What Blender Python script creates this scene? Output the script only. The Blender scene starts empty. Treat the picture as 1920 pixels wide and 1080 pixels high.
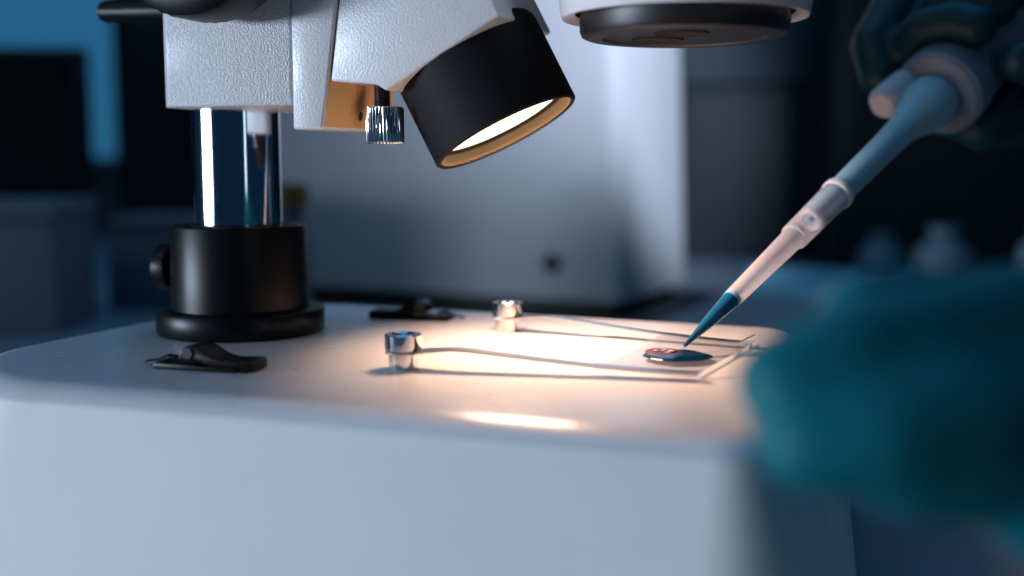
import bpy, bmesh, math, random
from mathutils import Vector, Matrix
random.seed(7)
R = math.radians
MM = 0.001
ST = 75.0            # height of the stage above the bench, mm
scene = bpy.context.scene
COL = scene.collection

# ------------------------------------------------------------------ camera
cam_d = bpy.data.cameras.new('camera')
cam = bpy.data.objects.new('camera', cam_d)
COL.objects.link(cam)
cam.location = (0, 0, (ST + 72) * MM)
cam.rotation_euler = (R(90 - 6.52), 0, 0)
cam_d.sensor_width = 36
cam_d.lens = 36 * 2100 / 1920
cam_d.clip_start = 0.01
cam_d.clip_end = 50
cam_d.dof.use_dof = True
cam_d.dof.focus_distance = 0.42
cam_d.dof.aperture_fstop = 3.6
cam_d.dof.aperture_blades = 0
scene.camera = cam

# ------------------------------------------------------------------ world, lamps, exposure
world = bpy.data.worlds.new('World')
scene.world = world
world.use_nodes = True
bg = world.node_tree.nodes['Background']
bg.inputs['Color'].default_value = (0.10, 0.42, 1.0, 1)
bg.inputs['Strength'].default_value = 0.036

scene.view_settings.view_transform = 'Standard'
scene.view_settings.look = 'None'
scene.view_settings.exposure = 0
scene.view_settings.gamma = 1
scene.render.engine = 'CYCLES'
scene.cycles.max_bounces = 10
scene.cycles.transparent_max_bounces = 16
scene.cycles.use_denoising = True
scene.cycles.sample_clamp_indirect = 4


def aim(o, target):
    d = Vector(target) - o.location
    o.rotation_euler = d.to_track_quat('-Z', 'Y').to_euler()


def area(name, loc, target, sx, sy, power, color):
    l = bpy.data.lights.new(name, 'AREA')
    l.shape = 'RECTANGLE'
    l.size, l.size_y = sx, sy
    l.energy = power
    l.color = color
    o = bpy.data.objects.new(name, l)
    COL.objects.link(o)
    o.location = loc
    aim(o, target)
    return o


# large cool window-like source low on the left, a little in front of the microscope
key = area('key_light', (-2.15, -0.36, 0.135), (0.50, 0.03, 0.09), 1.1, 0.25, 7.1, (0.68, 0.81, 1.0))
key.data.spread = R(58)
# added tube, high on the left: puts a glint along the edge of the base
glint_light = area('edge_glint', (-1.22, 0.16, 1.45), (-1.22, 0.16, 0.0), 0.85, 0.09, 2.2, (0.70, 0.86, 1.0))
glint_light.rotation_euler = (0, 0, R(-18))
# added dim blue overhead fill, stands in for ambient light
area('overhead_fill', (0.1, 0.9, 1.7), (0.1, 0.7, 0.0), 1.8, 1.8, 7.5, (0.12, 0.50, 1.0))
# weak narrow strip behind the camera, right
area('strip_light', (0.62, -0.60, 0.38), (-0.1, 0.45, 0.12), 0.07, 0.74, 0.4, (0.60, 0.80, 1.0))
# bench lamp out of frame on the right that lights the instrument behind
sp = bpy.data.lights.new('bench_spot', 'SPOT')
sp.energy = 48
sp.color = (0.70, 0.81, 1.0)
sp.spot_size = R(40)
sp.spot_blend = 0.6
sp.shadow_soft_size = 0.04
spo = bpy.data.objects.new('bench_spot', sp)
COL.objects.link(spo)
spo.location = (0.47, 0.47, 0.60)
aim(spo, (0.20, 1.10, 0.35))


# ------------------------------------------------------------------ materials
def nodes_of(name):
    m = bpy.data.materials.new(name)
    m.use_nodes = True
    nt = m.node_tree
    return m, nt, nt.nodes['Principled BSDF']


def noise(nt, scale, detail=3.0, rough=0.5):
    tc = nt.nodes.new('ShaderNodeTexCoord')
    n = nt.nodes.new('ShaderNodeTexNoise')
    n.inputs['Scale'].default_value = scale
    n.inputs['Detail'].default_value = detail
    n.inputs['Roughness'].default_value = rough
    nt.links.new(tc.outputs['Object'], n.inputs['Vector'])
    return n


def mat(name, color, rough=0.5, metal=0.0, coat=0.0, bump=None, vary=0.06, spec=0.5, rvary=0.0, vscale=60):
    """plain procedural material: slight colour mottling, optional bump=(scale, strength, distance)"""
    m, nt, p = nodes_of(name)
    p.inputs['Roughness'].default_value = rough
    p.inputs['Metallic'].default_value = metal
    p.inputs['Coat Weight'].default_value = coat
    p.inputs['Coat Roughness'].default_value = 0.12
    p.inputs['Specular IOR Level'].default_value = spec
    n = noise(nt, vscale, 4)
    mx = nt.nodes.new('ShaderNodeMix')
    mx.data_type = 'RGBA'
    mx.inputs[6].default_value = tuple(c * (1 - vary) for c in color) + (1,)
    mx.inputs[7].default_value = tuple(min(1, c * (1 + vary)) for c in color) + (1,)
    nt.links.new(n.outputs['Fac'], mx.inputs[0])
    nt.links.new(mx.outputs[2], p.inputs['Base Color'])
    if rvary:
        mr = nt.nodes.new('ShaderNodeMapRange')
        mr.inputs['To Min'].default_value = max(0.02, rough - rvary)
        mr.inputs['To Max'].default_value = rough + rvary
        n2 = noise(nt, vscale * 3, 6)
        nt.links.new(n2.outputs['Fac'], mr.inputs['Value'])
        nt.links.new(mr.outputs['Result'], p.inputs['Roughness'])
    if bump:
        nb = noise(nt, bump[0], 2.0, 0.45)
        b = nt.nodes.new('ShaderNodeBump')
        b.inputs['Strength'].default_value = bump[1]
        b.inputs['Distance'].default_value = bump[2]
        nt.links.new(nb.outputs['Fac'], b.inputs['Height'])
        nt.links.new(b.outputs['Normal'], p.inputs['Normal'])
    return m


def emit(name, color, strength):
    m, nt, p = nodes_of(name)
    p.inputs['Base Color'].default_value = (*color, 1)
    p.inputs['Emission Color'].default_value = (*color, 1)
    p.inputs['Emission Strength'].default_value = strength
    return m


M = {}
M['stage'] = mat('stage_paint', (0.74, 0.74, 0.74), 0.30, coat=0.2, bump=(1500, 0.14, 0.0001), vary=0.04, rvary=0.07)
M['edge'] = mat('polished_edge_paint', (0.74, 0.74, 0.74), 0.16, coat=0.8, vary=0.03, rvary=0.05)
M['base_side'] = mat('base_side_paint', (0.74, 0.74, 0.74), 0.60, spec=0.15, bump=(1500, 0.12, 0.0001), vary=0.03, rvary=0.05)
M['pebble'] = mat('pebbled_white_paint', (0.76, 0.76, 0.77), 0.30, coat=0.2, bump=(1350, 0.75, 0.0008), vary=0.03)
M['fine'] = mat('fine_white_paint', (0.76, 0.76, 0.77), 0.33, coat=0.2, bump=(1100, 0.40, 0.0005), vary=0.03)
M['smooth_white'] = mat('smooth_white_paint', (0.76, 0.76, 0.77), 0.30, coat=0.3, vary=0.03)
M['black'] = mat('black_anodised', (0.004, 0.005, 0.006), 0.36, bump=(2500, 0.08, 0.0001), vary=0.15, spec=0.22)
M['black_matt'] = mat('black_matt_paint', (0.006, 0.007, 0.008), 0.66, bump=(2200, 0.12, 0.0001), vary=0.2, spec=0.2)
M['rubber'] = mat('black_plastic', (0.004, 0.005, 0.005), 0.4, vary=0.2, spec=0.2)
M['lens_black'] = mat('dark_objective_metal', (0.013, 0.012, 0.012), 0.42, vary=0.15)
M['chrome'] = mat('chrome', (0.80, 0.82, 0.84), 0.07, 1.0, vary=0.04, rvary=0.05, vscale=160, bump=(55, 0.06, 0.0006))
M['steel'] = mat('spring_steel', (0.55, 0.53, 0.52), 0.24, 1.0, vary=0.08)
M['screw'] = mat('dark_screw_steel', (0.16, 0.15, 0.15), 0.35, 1.0, vary=0.15)
M['baffle'] = mat('bronze_baffle', (0.13, 0.085, 0.05), 0.6, vary=0.15, bump=(2500, 0.2, 0.0002))
M['hole'] = mat('hole_black', (0.004, 0.004, 0.004), 0.8)
M['lens'] = emit('lamp_lens_glow', (1.0, 0.86, 0.60), 3.2)
M['bench'] = mat('bench_top', (0.20, 0.24, 0.28), 0.45, vary=0.25, vscale=9)
M['wall'] = mat('wall_paint', (0.10, 0.12, 0.14), 0.85, vary=0.1, vscale=5)
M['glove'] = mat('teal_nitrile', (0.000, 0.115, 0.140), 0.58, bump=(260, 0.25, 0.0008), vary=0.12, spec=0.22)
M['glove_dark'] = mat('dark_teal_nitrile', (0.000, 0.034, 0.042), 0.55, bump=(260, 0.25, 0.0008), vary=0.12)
M['device'] = mat('instrument_plastic', (0.55, 0.56, 0.58), 0.8, spec=0.08, vary=0.03, vscale=20)
M['navy'] = mat('navy_cabinet', (0.13, 0.16, 0.20), 0.6, vary=0.08, vscale=10)
M['cab_top'] = mat('cabinet_drawer_paint', (0.05, 0.075, 0.10), 0.6, vary=0.08)
M['patch'] = mat('lit_bench_teal', (0.26, 0.55, 0.66), 0.5, vary=0.06)  # brightness of the lit bench put into the colour
M['cab'] = mat('dark_cabinet', (0.026, 0.032, 0.043), 0.6, vary=0.08, vscale=10)
M['paleblue'] = mat('pale_plastic', (0.13, 0.20, 0.24), 0.5, vary=0.08)
M['dark_plastic'] = mat('dark_plastic', (0.012, 0.016, 0.015), 0.5, vary=0.2)
M['screen'] = mat('dark_screen', (0.004, 0.012, 0.008), 0.25)
M['yellow'] = mat('yellow_plastic', (0.24, 0.12, 0.012), 0.5)
M['nozzle'] = mat('pipette_plastic', (0.34, 0.55, 0.60), 0.42, vary=0.05)
M['pip_body'] = mat('pipette_body_plastic', (0.20, 0.24, 0.30), 0.45, vary=0.05)
M['white_plastic'] = mat('white_plastic', (0.82, 0.80, 0.82), 0.35, vary=0.04)
M['pink'] = mat('warm_lit_pale_plastic', (0.66, 0.60, 0.64), 0.45, vary=0.05)  # warm lamp tint on ejector and seal put into the colour
M['window'] = emit('window_daylight', (0.09, 0.50, 0.88), 0.17)
M['sleeve'] = mat('sleeve_cloth', (0.40, 0.46, 0.52), 0.9, vary=0.1)


def thin_mat(name, tint, transp, diffuse_col, gloss_rough, refl=0.6):
    """see-through plastic or glass sheet: transparent + scattered + Fresnel reflection"""
    m = bpy.data.materials.new(name)
    m.use_nodes = True
    nt = m.node_tree
    nt.nodes.clear()
    out = nt.nodes.new('ShaderNodeOutputMaterial')
    tr = nt.nodes.new('ShaderNodeBsdfTransparent')
    tr.inputs['Color'].default_value = (*tint, 1)
    df = nt.nodes.new('ShaderNodeBsdfDiffuse')
    df.inputs['Color'].default_value = (*diffuse_col, 1)
    tl = nt.nodes.new('ShaderNodeBsdfTranslucent')
    tl.inputs['Color'].default_value = (*diffuse_col, 1)
    sc = nt.nodes.new('ShaderNodeMixShader')
    sc.inputs[0].default_value = 0.45
    nt.links.new(df.outputs[0], sc.inputs[1])
    nt.links.new(tl.outputs[0], sc.inputs[2])
    a = nt.nodes.new('ShaderNodeMixShader')
    n = noise(nt, 180, 3)
    mr = nt.nodes.new('ShaderNodeMapRange')
    mr.inputs['To Min'].default_value = transp - 0.04
    mr.inputs['To Max'].default_value = transp + 0.04
    nt.links.new(n.outputs['Fac'], mr.inputs['Value'])
    nt.links.new(mr.outputs['Result'], a.inputs[0])
    nt.links.new(sc.outputs[0], a.inputs[1])
    nt.links.new(tr.outputs[0], a.inputs[2])
    gl = nt.nodes.new('ShaderNodeBsdfGlossy')
    gl.inputs['Roughness'].default_value = gloss_rough
    lw = nt.nodes.new('ShaderNodeLayerWeight')
    lw.inputs['Blend'].default_value = 0.5
    pw = nt.nodes.new('ShaderNodeMath')
    pw.operation = 'POWER'
    pw.inputs[1].default_value = 5.0
    nt.links.new(lw.outputs['Facing'], pw.inputs[0])
    fr = nt.nodes.new('ShaderNodeMath')
    fr.operation = 'MULTIPLY_ADD'
    fr.inputs[1].default_value = refl
    fr.inputs[2].default_value = 0.03
    nt.links.new(pw.outputs[0], fr.inputs[0])
    b = nt.nodes.new('ShaderNodeMixShader')
    nt.links.new(fr.outputs[0], b.inputs[0])
    nt.links.new(a.outputs[0], b.inputs[1])
    nt.links.new(gl.outputs[0], b.inputs[2])
    nt.links.new(b.outputs[0], out.inputs['Surface'])
    return m


M['tip'] = thin_mat('frosted_tip_plastic', (0.97, 0.97, 1.0), 0.55, (0.88, 0.86, 0.90), 0.22, 0.4)
M['tip_wet'] = thin_mat('wetted_tip_plastic', (0.97, 0.98, 1.0), 0.96, (0.30, 0.60, 0.90), 0.04, 0.12)
M['glass'] = thin_mat('slide_glass', (0.90, 0.91, 0.94), 0.88, (0.60, 0.64, 0.72), 0.03, 0.3)
M['glass_edge'] = thin_mat('lit_ground_glass_edge', (0.95, 0.97, 0.96), 0.15, (0.95, 0.95, 0.92), 0.2)
M['dye'] = mat('blue_dye', (0.000, 0.085, 0.20), 0.06, vary=0.25, vscale=300)
M['meniscus_glint'] = mat('meniscus_highlight', (0.02, 0.42, 0.55), 0.05, vary=0.1)
M['pool'] = mat('pooled_blue_dye', (0.0003, 0.016, 0.050), 0.02, vary=0.5, vscale=260, spec=0.4)


def sheen_mat():  # pink cell pattern painted in place of the objective's reflection
    m, nt, p = nodes_of('pink_sheen_pattern')
    p.inputs['Roughness'].default_value = 0.35
    tc = nt.nodes.new('ShaderNodeTexCoord')
    v = nt.nodes.new('ShaderNodeTexVoronoi')
    v.feature = 'DISTANCE_TO_EDGE'
    v.inputs['Scale'].default_value = 320
    nt.links.new(tc.outputs['Object'], v.inputs['Vector'])
    cr = nt.nodes.new('ShaderNodeValToRGB')
    cr.color_ramp.elements[0].position = 0.12
    cr.color_ramp.elements[0].color = (0.006, 0.001, 0.004, 1)
    cr.color_ramp.elements[1].position = 0.30
    cr.color_ramp.elements[1].color = (0.58, 0.38, 0.43, 1)
    nt.links.new(v.outputs['Distance'], cr.inputs[0])
    nt.links.new(cr.outputs[0], p.inputs['Base Color'])
    return m


M['sheen'] = sheen_mat()
M['sheen_rim'] = mat('sheen_rim', (0.09, 0.03, 0.028), 0.4, vary=0.3, vscale=500)


def stained_glow_face():
    """bracket front face: warm lamp glow painted over the white, plus an oily brown smear"""
    m, nt, p = nodes_of('smeared_warm_lit_paint')
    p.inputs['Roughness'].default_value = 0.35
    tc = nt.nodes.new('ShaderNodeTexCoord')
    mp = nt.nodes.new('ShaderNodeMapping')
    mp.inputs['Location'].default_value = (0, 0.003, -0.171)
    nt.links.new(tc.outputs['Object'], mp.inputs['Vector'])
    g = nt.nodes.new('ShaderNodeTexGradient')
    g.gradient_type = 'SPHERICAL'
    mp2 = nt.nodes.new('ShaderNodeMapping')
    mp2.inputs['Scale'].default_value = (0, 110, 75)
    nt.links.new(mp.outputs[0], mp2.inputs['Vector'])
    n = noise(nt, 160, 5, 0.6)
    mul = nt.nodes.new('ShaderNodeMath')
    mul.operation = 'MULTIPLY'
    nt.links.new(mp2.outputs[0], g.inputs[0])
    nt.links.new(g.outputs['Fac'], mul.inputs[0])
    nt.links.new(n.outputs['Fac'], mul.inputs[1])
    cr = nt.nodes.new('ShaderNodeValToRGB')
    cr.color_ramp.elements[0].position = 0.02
    cr.color_ramp.elements[0].color = (0.80, 0.50, 0.22, 1)  # orange carries the warm light bounced up from the stage
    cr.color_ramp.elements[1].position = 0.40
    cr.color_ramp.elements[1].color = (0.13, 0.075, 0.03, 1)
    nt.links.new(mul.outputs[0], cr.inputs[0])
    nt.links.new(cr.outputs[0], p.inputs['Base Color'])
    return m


M['smeared_glow'] = stained_glow_face()


# ------------------------------------------------------------------ mesh helpers (coordinates in mm)
def finish(bm, name, material, parent=None, smooth=35, subsurf=0, mats=None):
    bmesh.ops.recalc_face_normals(bm, faces=bm.faces)
    me = bpy.data.meshes.new(name)
    bm.to_mesh(me)
    bm.free()
    for mm in (mats or [material]):
        me.materials.append(mm)
    if smooth is not None:
        for p in me.polygons:
            p.use_smooth = True
        me.set_sharp_from_angle(angle=R(smooth))
    o = bpy.data.objects.new(name, me)
    COL.objects.link(o)
    if parent is not None:
        o.parent = parent
    if subsurf:
        s = o.modifiers.new('subsurf', 'SUBSURF')
        s.levels = s.render_levels = subsurf
    return o


def V3(p, dz=0.0):
    return Vector((p[0] * MM, p[1] * MM, (p[2] + dz) * MM))


def lathe_bm(profile, origin=(0, 0, 0), axis=(0, 0, 1), n=64, bm=None, flute=None):
    """profile: list of (r, h) in mm along the axis; flute=(count, depth) knurls vertices with r > flute[2]"""
    bm = bm or bmesh.new()
    ax = Vector(axis).normalized()
    q = Vector((0, 0, 1)).rotation_difference(ax).to_matrix()
    rings = []
    for r, h in profile:
        if r < 1e-6:
            rings.append([bm.verts.new((Vector(origin) + ax * h) * MM)])
            continue
        ring = []
        for i in range(n):
            a = 2 * math.pi * i / n
            rr = r
            if flute and r > flute[2]:
                rr = r - flute[1] * (0.5 - 0.5 * math.cos(a * flute[0]))
            ring.append(bm.verts.new((Vector(origin) + q @ Vector((rr * math.cos(a), rr * math.sin(a), h))) * MM))
        rings.append(ring)
    for a, b in zip(rings, rings[1:]):
        if len(a) == 1 and len(b) == 1:
            continue
        for i in range(n):
            j = (i + 1) % n
            if len(a) == 1:
                bm.faces.new((a[0], b[j], b[i]))
            elif len(b) == 1:
                bm.faces.new((a[i], a[j], b[0]))
            else:
                bm.faces.new((a[i], a[j], b[j], b[i]))
    return bm


def box_bm(x0, x1, y0, y1, z0, z1, bevel=0.0, seg=3, bm=None):
    b2 = bmesh.new()
    bmesh.ops.create_cube(b2, size=1)
    for v in b2.verts:
        v.co = Vector(((x0 + x1) / 2 + v.co.x * (x1 - x0), (y0 + y1) / 2 + v.co.y * (y1 - y0), (z0 + z1) / 2 + v.co.z * (z1 - z0))) * MM
    if bevel:
        bmesh.ops.bevel(b2, geom=b2.edges[:], offset=bevel * MM, segments=seg, profile=0.5, affect='EDGES')
    if bm is None:
        return b2
    me = bpy.data.meshes.new('tmp')
    b2.to_mesh(me)
    bm.from_mesh(me)
    bpy.data.meshes.remove(me)
    b2.free()
    return bm


def prism_bm(poly, y0, y1, bevel=0.0, seg=3, plane='xz'):
    """poly in (x, z) extruded along y, or in (x, y) extruded along z"""
    bm = bmesh.new()
    def P(a, b, t):
        return Vector((a, t, b)) * MM if plane == 'xz' else Vector((a, b, t)) * MM
    A = [bm.verts.new(P(a, b, y0)) for a, b in poly]
    B = [bm.verts.new(P(a, b, y1)) for a, b in poly]
    bm.faces.new(A)
    bm.faces.new(B[::-1])
    n = len(poly)
    for i in range(n):
        j = (i + 1) % n
        bm.faces.new((A[i], B[i], B[j], A[j]))
    if bevel:
        bmesh.ops.recalc_face_normals(bm, faces=bm.faces)
        bmesh.ops.bevel(bm, geom=bm.edges[:], offset=bevel * MM, segments=seg, profile=0.5, affect='EDGES', clamp_overlap=True)
    return bm


def tag(o, label, cat, group=None, kind=None):
    if label:
        o['label'] = label
    if cat:
        o['category'] = cat
    if group:
        o['group'] = group
    if kind:
        o['kind'] = kind
    return o


def empty(name, loc, rz=0.0):
    o = bpy.data.objects.new(name, None)
    o.empty_display_size = 0.02
    COL.objects.link(o)
    o.location = loc
    o.rotation_euler = (0, 0, rz)
    return o


def structure(o):
    o['kind'] = 'structure'
    return o


# ------------------------------------------------------------------ setting: bench and wall
structure(finish(box_bm(-2600, 2600, -500, 2300, -40, 0), 'bench_top', M['bench'], smooth=None))
structure(finish(box_bm(-3200, 3200, 2300, 2340, -900, 2200), 'back_wall', M['wall'], smooth=None))

# ------------------------------------------------------------------ the microscope
scope = empty('stereo_microscope', (-0.115, 0.472, 0.0), R(-19.5))
tag(scope, 'white stereo microscope with black lamp, chrome pillar and brightly lit stage', 'microscope')


def base_outline(d=0.0):
    """rounded footprint, counter-clockwise, local mm"""
    pts = []
    def corner(cx, cy, r, a0, a1, n=12):
        for i in range(n + 1):
            a = R(a0 + (a1 - a0) * i / n)
            rr = max(0.4, r + d)
            pts.append((cx + rr * math.cos(a), cy + rr * math.sin(a)))
    corner(4, -57, 70, 186, 266, 20)        # rear, near side
    corner(219, -105, 19, 272, 354)          # front, near side
    corner(205, 73, 19, 0, 86)               # front, far side
    corner(5, 36, 66, 91, 176, 20)           # rear, far side
    return pts


bm = bmesh.new()
# level list: (outward offset, z)
A0, A1, r1, r2 = 19.0, 52.0, 2.4, 19.5
levels = []
for k in range(0, 9):                        # tight lower round, tangent to the drafted side
    a = R(A0 + (A1 - A0) * k / 8)
    levels.append((0.6 + r1 * (math.cos(a) - math.cos(R(A0))), r1 * (math.sin(a) - math.sin(R(A0)))))
d0, z0 = levels[-1]
for k in range(1, 11):                       # softly sloping shoulder up to the flat top
    a = R(A1 + (90 - A1) * k / 10)
    levels.append((d0 + r2 * (math.cos(a) - math.cos(R(A1))), z0 + r2 * (math.sin(a) - math.sin(R(A1)))))
zt = levels[-1][1]
levels = [(d, z - zt) for d, z in levels]
ds, zs = levels[0]
tn = math.tan(R(A0))
levels = [(ds + tn * (zs + 70) - 1, -74), (ds + tn * (zs + 70), -70), (ds + tn * 1.5, zs - 1.5)] + levels
levels.append((levels[-1][0] - 0.6, 0.0))
levels.append((levels[-1][0] - 3.0, 0.0))
rings = []
for d, z in levels:
    rings.append([bm.verts.new(V3((x, y, z + ST))) for x, y in base_outline(d)])
for a, b in zip(rings, rings[1:]):
    n = len(a)
    for i in range(n):
        j = (i + 1) % n
        bm.faces.new((a[i], a[j], b[j], b[i]))
bm.faces.new(rings[-1])
bm.faces.new(rings[0][::-1])
base = finish(bm, 'base', M['stage'], scope, smooth=30, mats=[M['stage'], M['base_side'], M['edge']])
for p in base.data.polygons:
    if p.normal.z < 0.36:
        p.material_index = 1
    elif p.normal.z < 0.80:
        p.material_index = 2
for fx, fy in ((0, -90), (190, -95), (190, 70), (0, 70)):
    finish(lathe_bm([(0, 0), (9, 0), (9, 1.5), (0, 1.5)], (fx, fy, 0), n=24), 'rubber_foot', M['rubber'], scope)

# round stage plate, a hair proud of the stage
pc = (179.5, -2.0)
finish(lathe_bm([(0, 0.35), (47.2, 0.35), (47.7, 0.2), (47.8, 0.02)], (pc[0], pc[1], ST), n=96), 'stage_plate', M['stage'], scope, smooth=20)

# pillar, collar, flange
finish(lathe_bm([(0, 5), (18.1, 5), (18.1, 158), (0, 158)], (0, 0, ST), n=96), 'pillar', M['chrome'], scope)
col = finish(lathe_bm([(18.2, 44.5), (19.5, 45.2), (27.0, 45.2), (27.7, 44.8), (28, 44), (28.6, 12), (28.6, 8)], (0, 0, ST), n=96), 'pillar_collar', M['black'], scope)
finish(lathe_bm([(20, 10.4), (33.2, 10.4), (34.4, 10.0), (35, 9.0), (35, 1.2), (34.4, 0.3), (33, 0.05)], (0, 0, ST), n=96), 'collar_flange', M['black'], scope)
kb = finish(lathe_bm([(2.2, 0), (2.2, 3), (9.2, 3), (9.8, 3.6), (9.8, 8.6), (9.0, 9.6), (6.5, 10.2), (6.0, 9.7), (0, 9.7)], (-27.5, -3, 26.5 + ST), (-1, -0.1, 0), n=48, flute=(24, 0.3, 9.5)), 'clamp_knob', M['rubber'], scope)

# carriage block on the pillar (pebbled side faces, chamfered rear edge)
bm = prism_bm([(-15.5, -26), (-11, -30.5), (44.6, -30.5), (44.6, 30), (-15.5, 30)], 92.6 + ST, 162 + ST, 0.9, 3, 'xy')
finish(bm, 'carriage', M['pebble'], scope)
# bracket slab in front of it
bm = prism_bm([(45.1, 83.4 + ST), (57.3, 83.4 + ST), (59.4, 95 + ST), (68.5, 162 + ST), (45.1, 162 + ST)], -31.0, 27, 1.0, 3)
slab = finish(bm, 'bracket', M['fine'], scope)
# warm-tinted front face of the slab with its smear and screw hole
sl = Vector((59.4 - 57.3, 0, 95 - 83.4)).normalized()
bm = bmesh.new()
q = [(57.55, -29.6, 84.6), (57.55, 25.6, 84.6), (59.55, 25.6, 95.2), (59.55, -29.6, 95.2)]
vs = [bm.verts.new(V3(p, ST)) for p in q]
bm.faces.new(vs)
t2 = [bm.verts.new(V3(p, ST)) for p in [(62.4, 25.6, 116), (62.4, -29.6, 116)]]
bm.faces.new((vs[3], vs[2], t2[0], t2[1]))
finish(bm, 'bracket_face', M['smeared_glow'], slab)
finish(lathe_bm([(0, 0.25), (1.5, 0.25), (1.9, 0.0)], (58.6, -1.5, 89.2 + ST), (1, 0, -0.18), n=20), 'screw_hole', M['hole'], slab)

# arm with the tilted lamp holder
th = R(28.0)
poly = [(60.8, 101.2), (79.6, 99.6), (83.6, 97.2), (128.2, 122.6), (128.2 - 40 * math.sin(th), 122.6 + 40 * math.cos(th)), (69.5, 162)]
bm = prism_bm([(x, z + ST) for x, z in poly], -30, 30, 0.9, 3)
finish(bm, 'arm', M['fine'], scope)

# threaded screw and knurled thumb nut
prof = []
for k in range(24):
    h = 91.0 + k * 0.42
    prof.append((3.3 if k % 2 else 2.75, h))
finish(lathe_bm(prof, (77.2, -20, ST), n=24), 'thread', M['screw'], scope, smooth=10)
finish(lathe_bm([(0, 77.9), (6.4, 77.9), (7.0, 78.4), (7.25, 79), (7.25, 91), (6.9, 91.7), (6.2, 92.0), (3.4, 92.0), (3.4, 91)], (78.2, -20, ST), n=192, flute=(32, 0.55, 6.95)), 'thumb_nut', M['chrome'], scope, smooth=50)

# lamp: black barrel, bronze baffle, lit lens
ax = Vector((math.sin(th), 0, -math.cos(th)))
lo = Vector((119.9, 0, 82.0 + ST))            # centre of the open end
Rl = 29.6
lp = lo - ax * 40
barrel = finish(lathe_bm([(0, 2), (26.6, 2), (28.4, 2.6), (29.3, 4.2), (Rl, 6), (Rl, 39.2), (Rl - 0.7, 40.0), (Rl - 1.6, 40.0), (Rl - 2.2, 39.5)], lp, ax, n=96), 'lamp_barrel', M['black_matt'], scope)
finish(lathe_bm([(Rl - 2.2, 39.5), (Rl - 2.5, 39.0), (Rl - 3.0, 35.6), (Rl - 3.6, 35.4)], lp, ax, n=96), 'lamp_baffle', M['baffle'], barrel)
finish(lathe_bm([(Rl - 3.6, 35.4), (Rl - 3.6, 34.6), (Rl - 4.6, 34.6), (Rl - 4.6, 33.6)], lp, ax, n=96), 'lens_ring', M['hole'], barrel)
finish(lathe_bm([(Rl - 4.6, 34.0), (18, 34.9), (9, 35.5), (0, 35.7)], lp, ax, n=64), 'lamp_lens', M['lens'], barrel)
l = bpy.data.lights.new('lamp_light', 'AREA')
l.shape = 'DISK'
l.size = 0.046
l.energy = 0.31
l.spread = R(140)
l.color = (1.0, 0.59, 0.37)
lob = bpy.data.objects.new('lamp_light', l)
COL.objects.link(lob)
lob.parent = barrel
lob.location = (lp + ax * 36.0) * MM
lob.rotation_euler = ax.to_track_quat('-Z', 'Y').to_euler()

# objective: white housing, dark lens cell with two holes, connecting head above the frame
ob = (188.0, -3.5, ST)
hs = finish(lathe_bm([(38.6, 123.6), (42.2, 122.0), (43.2, 121.9), (43.6, 122.6), (44.8, 131), (46, 150), (46, 175), (0, 175)], ob, n=96), 'objective_housing', M['smooth_white'], scope)
cell = finish(lathe_bm([(42.2, 122.2), (41.0, 125.5), (37.0, 125.5), (37.0, 117.4), (36.2, 115.6), (34.5, 114.9), (29.0, 114.8), (28.0, 115.6), (0, 115.6)], ob, n=96), 'objective_cell', M['lens_black'], scope)
for hx, hy in ((-10.5, 5.5), (2.0, -12.5)):
    finish(lathe_bm([(0, 115.3), (8.5, 115.3), (9.3, 114.9), (9.6, 115.7)], (ob[0] + hx, ob[1] + hy, ST), n=40), 'eye_lens', M['hole'], cell)
finish(box_bm(-20, 236, -42, 42, 163 + ST, 215 + ST, 8), 'head_body', M['fine'], scope)

# focus knob (near side) and clamp lever (rear)
fk = finish(lathe_bm([(12, 0), (12, 6), (31, 6), (33.4, 7), (34, 9), (34, 24), (33, 26.5), (30, 28.2), (26, 28.6), (25, 27.6), (0, 27.6)], (18.5, -31, 156.8 + ST), (0, -1, 0), n=96, flute=(48, 0.5, 33.8)), 'focus_knob', M['black'], scope)
finish(lathe_bm([(5.3, 0), (5.3, 34), (4.7, 36.5), (4.7, 48), (4.2, 50), (3.0, 51), (0, 51)], (-15, 0, 134 + ST), (-1, 0, 0.03), n=32), 'clamp_lever', M['rubber'], scope)


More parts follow.
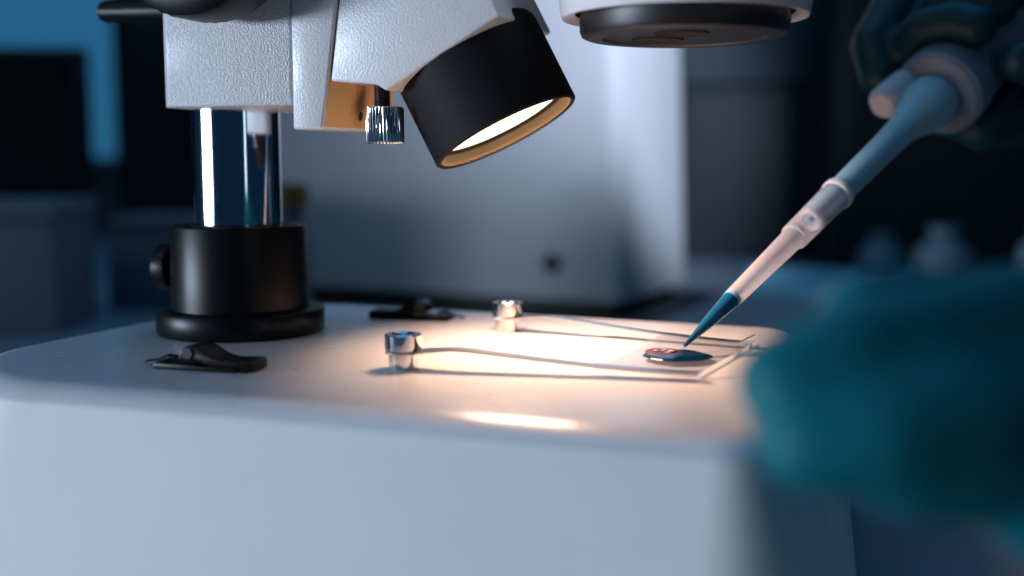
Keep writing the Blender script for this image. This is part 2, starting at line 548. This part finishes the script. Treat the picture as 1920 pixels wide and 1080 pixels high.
# stage clips
def stage_clip(kx, ky, ex, ey, tip):
    d = Vector((ex - kx, ey - ky, 0))
    L = d.length
    u = d.normalized()
    v = Vector((-u.y, u.x, 0))
    root = finish(lathe_bm([(5.0, 0.02), (5.3, 0.4), (5.3, 5.4)], (kx, ky, ST), n=48), 'stage_clip', M['chrome'], scope)
    finish(lathe_bm([(3.5, 6.3), (6.1, 6.3), (6.5, 6.7), (6.5, 11.8), (6.1, 12.2), (4.5, 12.2), (4.1, 11.8), (3.8, 8.8), (0, 8.8)], (kx, ky, ST), n=64), 'clip_knob', M['chrome'], root)
    prof = [(-5.6, 5.5, 3.2), (-3.5, 5.5, 5.5), (0, 5.5, 6.2), (5, 5.6, 5.6), (9, 6.2, 4.6), (13, 6.6, 3.8), (18, 7.0, 3.4), (24, 6.9, 3.2), (34, 6.0, 3.1), (48, 4.8, 3.0), (64, 3.6, 3.0), (80, 2.8, 2.8), (L - 6, 2.3, 2.6), (L - 2.5, 2.2, 2.4), (L, 2.3, 2.3), (L + tip, 2.3 + tip * 0.55, 2.0)]
    bm = bmesh.new()
    prev = None
    for s, z, w in prof:
        c = Vector((kx, ky, ST)) + u * s
        rg = [bm.verts.new((c + v * (sg * w) + Vector((0, 0, z + dz))) * MM) for sg, dz in ((-1, 0), (1, 0), (1, 0.6), (-1, 0.6))]
        if prev:
            for i in range(4):
                j = (i + 1) % 4
                bm.faces.new((prev[i], prev[j], rg[j], rg[i]))
        else:
            bm.faces.new(rg[::-1])
        prev = rg
    bm.faces.new(prev)
    finish(bm, 'clip_spring', M['steel'], root, smooth=25)


stage_clip(102.0, -56.7, 202.5, -45.5, 1.5)
stage_clip(107.2, 36.3, 206.5, 23.0, 5.5)


# black spring catches set in the stage
def catch(cx, cy, rz, flip=1):
    def T(bm):
        bmesh.ops.transform(bm, matrix=Matrix.Translation((cx * MM, cy * MM, ST * MM)) @ Matrix.Rotation(rz, 4, 'Z') @ Matrix.Diagonal((flip, 1, 1, 1)), verts=bm.verts)
        return bm
    root = finish(T(prism_bm([(-18, 0.05), (14, 0.05), (14, 1.6), (-18, 2.2)], -8, 6, 0.3, 2)), 'spring_catch', M['rubber'], scope)
    arm = [(-8.5, 4.2), (-7.5, 7.0), (-4.8, 8.6), (-1.5, 8.2), (1.5, 6.6), (5, 4.6), (9, 3.7), (18.5, 3.9), (19.2, 3.2), (19.2, 0.4), (17.5, 0.1), (8, 0.1), (3.5, 1.8), (-1, 3.2), (-4, 3.4), (-7, 3.2)]
    finish(T(prism_bm(arm, -7, 5, 0.35, 2)), 'catch_arm', M['rubber'], root)
    finish(T(lathe_bm([(0, 0.7), (1.9, 0.7), (2.3, 0.3), (2.3, -0.2)], (-4.6, -7, 5.9), (0, -1, 0), n=24)), 'pin', M['dark_plastic'], root)
    finish(T(prism_bm([(-24.5, 1.7), (-19, 2.6), (-16, 4.2), (-12.5, 3.7), (-12, 3.0), (-16, 3.3), (-19, 1.9), (-24.5, 1.2)], -3.0, 0.5, 0.15, 1)), 'catch_tail', M['rubber'], root)


catch(38, -78, R(4))
catch(54, 57, R(8), -1)

# ------------------------------------------------------------------ glass slide and stained sample
sl_root = empty('glass_slide', ((62.0 + 95.0) / 2 * MM, (364.8 + 430.5) / 2 * MM, (ST + 0.45) * MM), math.atan2(65.7, 33.0))
# local x along the long side, local y to the left of it
tag(sl_root, 'wide clear glass slide clipped across the lit stage', 'glass slide')
bm = box_bm(-37, 37, 0, 38, 0, 1.7, 0.12, 1)
o = finish(bm, 'glass_plate', M['glass'], sl_root, smooth=None, mats=[M['glass'], M['glass_edge']])
for p in o.data.polygons:
    if abs(p.normal.z) < 0.5 and p.center.y < 0.0005:
        p.material_index = 1  # only this long edge is whitened, painting the light guided through the glass

sample = empty('stained_sample', (59.2 * MM, 398.5 * MM, (ST + 2.17) * MM), R(-10))
tag(sample, 'dark blue dye droplet with a painted pink tissue on the slide under the pipette', 'droplet')


def blob(name, rx, ry, h, cx, cy, material, wob, parent, seed, z0=0.0, sharp=2.0):
    rnd = random.Random(seed)
    ph = [(rnd.uniform(0, 6.28), rnd.uniform(-wob, wob)) for _ in range(5)]
    bm = bmesh.new()
    n = 64
    rings = []
    for r in (1.0, 0.985, 0.95, 0.88, 0.76, 0.6, 0.4, 0.2):
        ring = []
        for i in range(n):
            a = 2 * math.pi * i / n
            w = 1 + sum(k * math.cos((m + 2) * a + p) for m, (p, k) in enumerate(ph))
            ring.append(bm.verts.new(Vector((cx + rx * r * w * math.cos(a), cy + ry * r * w * math.sin(a), z0 + h * (1 - r ** sharp) ** 0.6)) * MM))
        rings.append(ring)
    top = bm.verts.new(Vector((cx, cy, z0 + h)) * MM)
    for a, b in zip(rings, rings[1:]):
        for i in range(n):
            bm.faces.new((a[i], a[(i + 1) % n], b[(i + 1) % n], b[i]))
    for i in range(n):
        bm.faces.new((rings[-1][i], rings[-1][(i + 1) % n], top))
    return finish(bm, name, material, parent, smooth=60)


blob('droplet', 12.2, 11.8, 0.95, 0.4, -1.6, M['pool'], 0.03, sample, 3, sharp=5.0)
blob('sheen_rim', 6.4, 7.4, 0.5, -5.0, 2.2, M['sheen_rim'], 0.03, sample, 5, 0.7, 6.0)
blob('sheen', 5.0, 5.6, 0.62, -4.3, 2.2, M['sheen'], 0.05, sample, 8, 0.72, 6.0)  # pink cells and rim paint the objective's reflection onto the droplet

# ------------------------------------------------------------------ pipette
P0 = Vector((62.415, 402.0, 4.6 + ST))
PA = Vector((0.65613, 0.58047, 0.48223)).normalized()
pip = empty('pipette', P0 * MM)
tag(pip, 'pipette with translucent tip holding blue dye, aimed down at the slide', 'pipette')
Z = (0, 0, 0)
tipo = finish(lathe_bm([(0.45, -0.2), (0.75, 0), (1.0, 3), (2.6, 18), (3.55, 31), (4.7, 75), (4.75, 76), (5.6, 76.4), (6.2, 109)], Z, PA, n=48), 'tip', M['tip'], pip, mats=[M['tip'], M['tip_wet']])
for p in tipo.data.polygons:
    if Vector(p.center).dot(PA) < 0.0305:
        p.material_index = 1
finish(lathe_bm([(0, 0.4), (0.6, 0.5), (0.85, 3), (2.4, 18), (3.36, 31), (3.2, 32.2), (2.2, 33.3), (0.9, 33.8), (0, 33.9)], Z, PA, n=40), 'dye', M['dye'], tipo)
finish(lathe_bm([(3.37, 30.6), (3.50, 31.2), (3.52, 32.0), (3.40, 32.6), (3.1, 32.9)], Z, PA, n=40), 'meniscus_glint', M['meniscus_glint'], tipo)  # light cyan ring paints the highlight along the liquid's top edge
finish(lathe_bm([(6.25, 108.6), (6.75, 109.2), (6.9, 110.5), (6.75, 112.2), (6.2, 112.8), (5.6, 112.4)], Z, PA, n=48), 'tip_rim', M['white_plastic'], tipo)
noz = finish(lathe_bm([(0, 93), (1.3, 93), (1.6, 90), (3.6, 89.6), (4.3, 90.4), (4.7, 98), (5.1, 108), (5.7, 114), (6.1, 150), (6.7, 166), (8.0, 174), (10.6, 182), (12.2, 190), (11.8, 197), (10, 201), (0, 201)], Z, PA, n=48), 'nozzle', M['nozzle'], pip)
finish(lathe_bm([(4.0, 88.4), (4.9, 88.8), (5.1, 89.8), (4.6, 90.6), (3.6, 90.4), (3.4, 89.2), (4.0, 88.4)], Z, PA, n=40), 'seal_ring', M['pink'], noz)
body = finish(lathe_bm([(0, 199), (15, 199), (18.5, 200), (20.5, 202.5), (20.5, 214), (19, 218), (18, 240), (17, 330), (19, 380), (0, 380)], Z, PA, n=64), 'barrel', M['pip_body'], pip)
e1 = PA.cross(Vector((0, 0, 1))).normalized()
e2 = PA.cross(e1).normalized()
ej = e1 * -13.5 + e2 * -7.0
finish(lathe_bm([(0, 176), (5.5, 177), (7.6, 180), (7.8, 188), (7.0, 200)], ej, PA, n=32), 'ejector', M['pink'], body)


# ------------------------------------------------------------------ gloved hands
def skin_blob(name, chains, material, parent, origin, voxel=1.4, smooth=6):
    bm = bmesh.new()
    for ch in chains:
        for (p, q) in zip(ch, ch[1:]):
            a, b = Vector(p[:3]), Vector(q[:3])
            n = max(2, int((b - a).length / 2.2))
            for i in range(n + 1):
                t = i / n
                r = p[3] * (1 - t) + q[3] * t
                bmesh.ops.create_icosphere(bm, subdivisions=2, radius=r * MM, matrix=Matrix.Translation((a.lerp(b, t) - Vector(origin)) * MM))
    o = finish(bm, name, material, parent, smooth=180)
    rm = o.modifiers.new('remesh', 'REMESH')
    rm.mode = 'VOXEL'
    rm.voxel_size = voxel * MM
    rm.use_smooth_shade = True
    s = o.modifiers.new('smooth', 'SMOOTH')
    s.iterations = smooth
    s.factor = 0.6
    return o


def W(x, y, z):
    return (x, y, z + ST)


near_o = (190, 240, 0)
nh = empty('gloved_hand', (Vector(near_o) + Vector((-3.5, 0, 1.5))) * MM)
tag(nh, 'teal gloved hand, large and blurred, reaching in beside the stage at lower right', 'hand')
ch = [
    [(*W(49.5, 188, 33), 9.0), (*W(60, 190, 36), 10.5), (*W(76, 196, 38), 11.5), (*W(92, 202, 40), 12.0), (*W(120, 214, 40), 13.5)],
    [(*W(52, 181, 24), 9.0), (*W(64, 180, 25), 10.5), (*W(80, 184, 26), 11.5), (*W(96, 192, 28), 12.0), (*W(120, 208, 28), 13.5)],
    [(*W(68, 181, 20), 9.0), (*W(80, 183, 19), 10.0), (*W(94, 187, 17), 11.0), (*W(108, 194, 16), 11.5), (*W(124, 206, 16), 13)],
    [(*W(92, 184, 11), 8.5), (*W(102, 188, 8), 9.6), (*W(114, 194, 4), 10.6), (*W(130, 204, 2), 12.5)],
    [(*W(70, 214, 40), 9.0), (*W(82, 220, 40), 10.4), (*W(110, 226, 34), 12), (*W(138, 228, 24), 15)],
    [(*W(60, 184, 28), 9.5), (*W(76, 188, 28), 13), (*W(92, 194, 26), 15), (*W(108, 200, 17), 17), (*W(118, 202, 6), 16), (*W(132, 206, -4), 18), (*W(154, 212, -12), 22)],
    [(*W(112, 210, 38), 14), (*W(120, 208, 24), 16), (*W(126, 206, 10), 15), (*W(150, 216, 20), 19), (*W(178, 226, 14), 22), (*W(205, 234, 6), 24), (*W(260, 250, -6), 29), (*W(330, 265, -20), 36)],
]
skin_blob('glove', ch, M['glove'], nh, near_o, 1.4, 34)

# hand round the pipette barrel
bo = P0 + PA * 262
hh_o = bo + Vector((60, 30, 0))
hh = empty('gloved_hand', hh_o * MM)
tag(hh, 'dark teal gloved hand gripping the pipette at upper right', 'hand')
f1 = Vector((PA.z, 0, -PA.x)).normalized()          # roughly image right-down across the barrel
f1 = (f1 - PA * f1.dot(PA)).normalized()
f2 = PA.cross(f1).normalized()
if f2.y > 0:
    f2 = -f2                                          # towards the camera


def ringpt(s, ang, rad, r):
    p = P0 + PA * s + (f1 * math.cos(ang) + f2 * math.sin(ang)) * rad
    return (p.x, p.y, p.z, r)


chains = []
for k, s in enumerate((226, 246, 266, 286)):
    rr = [10.5, 11, 10.6, 9.4][k]
    rad = 18.5 + rr * 0.85
    c = []
    for a in (-20, -60, -100, -140, -180, -210, -235):
        c.append(ringpt(s - (6 if a < -150 else 0), R(a), rad, rr * (1.0 if a > -150 else 0.9)))
    chains.append(c)
# thumb along the near side, palm and wrist
chains.append([(178, 548, 112 + ST, 10.5), (177, 556, 128 + ST, 12), (190, 566, 146 + ST, 13), (216, 572, 152 + ST, 14)])
chains.append([ringpt(222, R(75), 30, 9.5), ringpt(240, R(55), 31, 10.5), ringpt(262, R(30), 34, 12.5), ringpt(280, R(5), 40, 16)])
chains.append([ringpt(226, R(-15), 30, 12), ringpt(250, R(-5), 36, 16), ringpt(275, R(0), 40, 18), ringpt(290, R(10), 48, 20)])
wp = Vector(ringpt(280, R(5), 52, 20)[:3])
chains.append([(*ringpt(262, R(0), 40, 19)[:3], 19), (*wp, 22), (*(wp + Vector((50, 10, -14))), 24), (*(wp + Vector((120, 20, -36))), 30), (*(wp + Vector((220, 20, -70))), 38)])
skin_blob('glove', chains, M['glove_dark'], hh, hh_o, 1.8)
sv = Vector((120, 20, -36)).normalized()
finish(lathe_bm([(27, 0), (30, 1), (33, 40), (40, 130), (48, 220)], wp + sv * 52 - hh_o, sv, n=48), 'coat_sleeve', M['sleeve'], hh)

# ------------------------------------------------------------------ background instrument
dv = empty('lab_instrument', (0.103, 1.026, 0.0), R(-24.6))
tag(dv, 'large pale lab instrument with a round button behind the microscope', 'instrument')
# local: front face along -x at y = 0, right side face at x = 0
bm = bmesh.new()
prof = [(-420, 0), (0, 0), (0, 215), (-420, 215)]
lv = [(0, 16), (0, 300), (-6, 520)]
rg = []
for off, z in lv:
    rg.append([bm.verts.new(V3((x - (12 if (z > 200 and x > -1) else 0) * (z - 16) / 284, y + (z - 16) * 0.02, z))) for x, y in prof])
for a, b in zip(rg, rg[1:]):
    for i in range(4):
        j = (i + 1) % 4
        bm.faces.new((a[i], a[j], b[j], b[i]))
bm.faces.new(rg[0][::-1])
bm.faces.new(rg[-1])
bmesh.ops.recalc_face_normals(bm, faces=bm.faces)
bmesh.ops.bevel(bm, geom=[e for e in bm.edges if abs((e.verts[0].co - e.verts[1].co).normalized().z) > 0.9], offset=0.016, segments=5, profile=0.5, affect='EDGES')
finish(bm, 'housing', M['device'], dv, smooth=40)
finish(box_bm(-405, -14, 12, 200, 3.4, 15.6), 'plinth', M['dark_plastic'], dv, smooth=None)
finish(box_bm(-440, 34, -38, 240, 0.2, 3.2, 1.0), 'shadow_sheet', M['dark_plastic'], dv)  # dark sheet standing in for the shadow under the instrument
finish(lathe_bm([(9, 0), (9, 3), (8, 4), (0, 4.2)], (-72, 1.2, 50), (0, -1, 0), n=32), 'button', M['cab'], dv)

# navy cabinet far right
cb = empty('storage_cabinet', (0.36, 1.66, 0.0), R(-6))
tag(cb, 'dark navy cabinet in the blurred background right of the instrument', 'cabinet')
finish(box_bm(-110, 112, 0, 200, 0, 255, 6), 'body', M['cab'], cb)
finish(box_bm(-114, 116, -8, 205, 255.5, 420, 6), 'top_drawer', M['cab_top'], cb)

# small blurred bench items
def bottle(x, y, r, h, label, m, neck=0.45, capm=None):
    b = empty('reagent_bottle', (x * MM, y * MM, 0.0))
    tag(b, label, 'bottle', 'bottles on the bench behind')
    finish(lathe_bm([(0, 0.2), (r * 0.95, 0.2), (r, r * 0.1), (r, h * 0.62), (r * 0.9, h * 0.7), (r * neck, h * 0.82), (r * neck, h * 0.88)], n=40), 'body', m, b)
    finish(lathe_bm([(r * neck * 1.2, h * 0.86), (r * neck * 1.2, h * 0.99), (r * neck * 1.1, h), (0, h)], n=32), 'cap', capm or M['paleblue'], b)


bottle(456, 1180, 30, 78, 'pale blue bottle behind and below the pipette hand', M['paleblue'])
bottle(440, 1330, 26, 60, 'small pale bottle behind the teal tray in the background', M['paleblue'])
bottle(548, 1150, 26, 84, 'slim pale bottle at the right edge of the picture', M['paleblue'])
bottle(-186, 900, 24, 128, 'bottle with yellow cap hidden behind the chrome pillar', M['navy'], 0.8, M['yellow'])

tr = empty('lit_bench_patch', (0.315, 1.24, 0.0), R(-16))  # added teal slab, stands in for the lit stretch of bench
tag(tr, 'pale teal tray standing in for lit bench just right of the instrument', 'patch')
finish(box_bm(-60, 150, -90, 120, 0.2, 4, 1), 'floor', M['patch'], tr)
finish(box_bm(-60, 150, -96, -90.2, 0.2, 16, 1.5), 'rim', M['patch'], tr)
finish(box_bm(-60, 150, 120.2, 126, 0.2, 16, 1.5), 'rim', M['patch'], tr)

# dark shaker between cabinet and hand
ds = empty('bench_centrifuge', (0.60, 1.45, 0.0), R(-5))
tag(ds, 'black lab device in the blurred background at far right', 'centrifuge')
finish(prism_bm([(-185, 0.2), (200, 0.2), (200, 390), (160, 425), (-150, 425), (-185, 390)], 0, 200, 8), 'body', M['dark_plastic'], ds)
finish(lathe_bm([(60, 425.2), (58, 436), (40, 444), (0, 446)], (25, 100, 0), n=40), 'lid', M['dark_plastic'], ds)

# left: window, monitor, boxes
wn = empty('window', (-0.93, 2.298, 0.21))
tag(wn, 'blue daylit window blurred at upper left', 'window')
finish(box_bm(-330, 152, -14, -2, -60, 520), 'pane', M['window'], wn, smooth=None)
finish(box_bm(-350, 170, -22, -15, -80, -58, 1), 'frame', M['navy'], wn)
finish(box_bm(151, 172, -23, -15, -57, 520, 1), 'frame', M['navy'], wn)

mo = empty('monitor', (-0.66, 1.40, 0.0), R(4))
tag(mo, 'black monitor blurred at the left edge', 'monitor')
finish(box_bm(-250, 130, 0, 28, 100, 286, 5), 'bezel', M['dark_plastic'], mo)
finish(box_bm(-238, 118, -2, -0.2, 112, 275), 'screen', M['screen'], mo, smooth=None)
finish(box_bm(-90, -30, 8, 24, 4, 99.5, 3), 'stand', M['dark_plastic'], mo)
finish(box_bm(-150, 30, -50, 60, 0.2, 6, 2), 'foot', M['dark_plastic'], mo)

bx = empty('storage_box', (-0.455, 0.93, 0.0), R(5))
tag(bx, 'pale storage box at the left edge behind the base', 'box')
finish(box_bm(-120, 72, 0, 120, 0.2, 108, 3), 'body', M['navy'], bx)
finish(box_bm(-123, 75, -3, 123, 96, 113, 3), 'lid', M['navy'], bx)

b2 = empty('tip_rack', (-0.37, 1.10, 0.0), R(-4))
tag(b2, 'dark blue rack on the bench left of the collar', 'rack')
finish(box_bm(-30, 90, 0, 90, 0.2, 70, 3), 'body', M['navy'], b2)
finish(box_bm(-28, 88, 2, 88, 71, 92, 3), 'lid', M['navy'], b2)

ca = empty('tower_cabinet', (-0.56, 1.75, 0.0), R(0))
tag(ca, 'dark tower cabinet between the window and the pillar', 'cabinet')
finish(box_bm(-55, 260, 0, 200, 0.2, 640, 5), 'body', M['dark_plastic'], ca)
finish(box_bm(-45, 250, -6, -0.3, 20, 620, 2), 'door', M['dark_plastic'], ca)
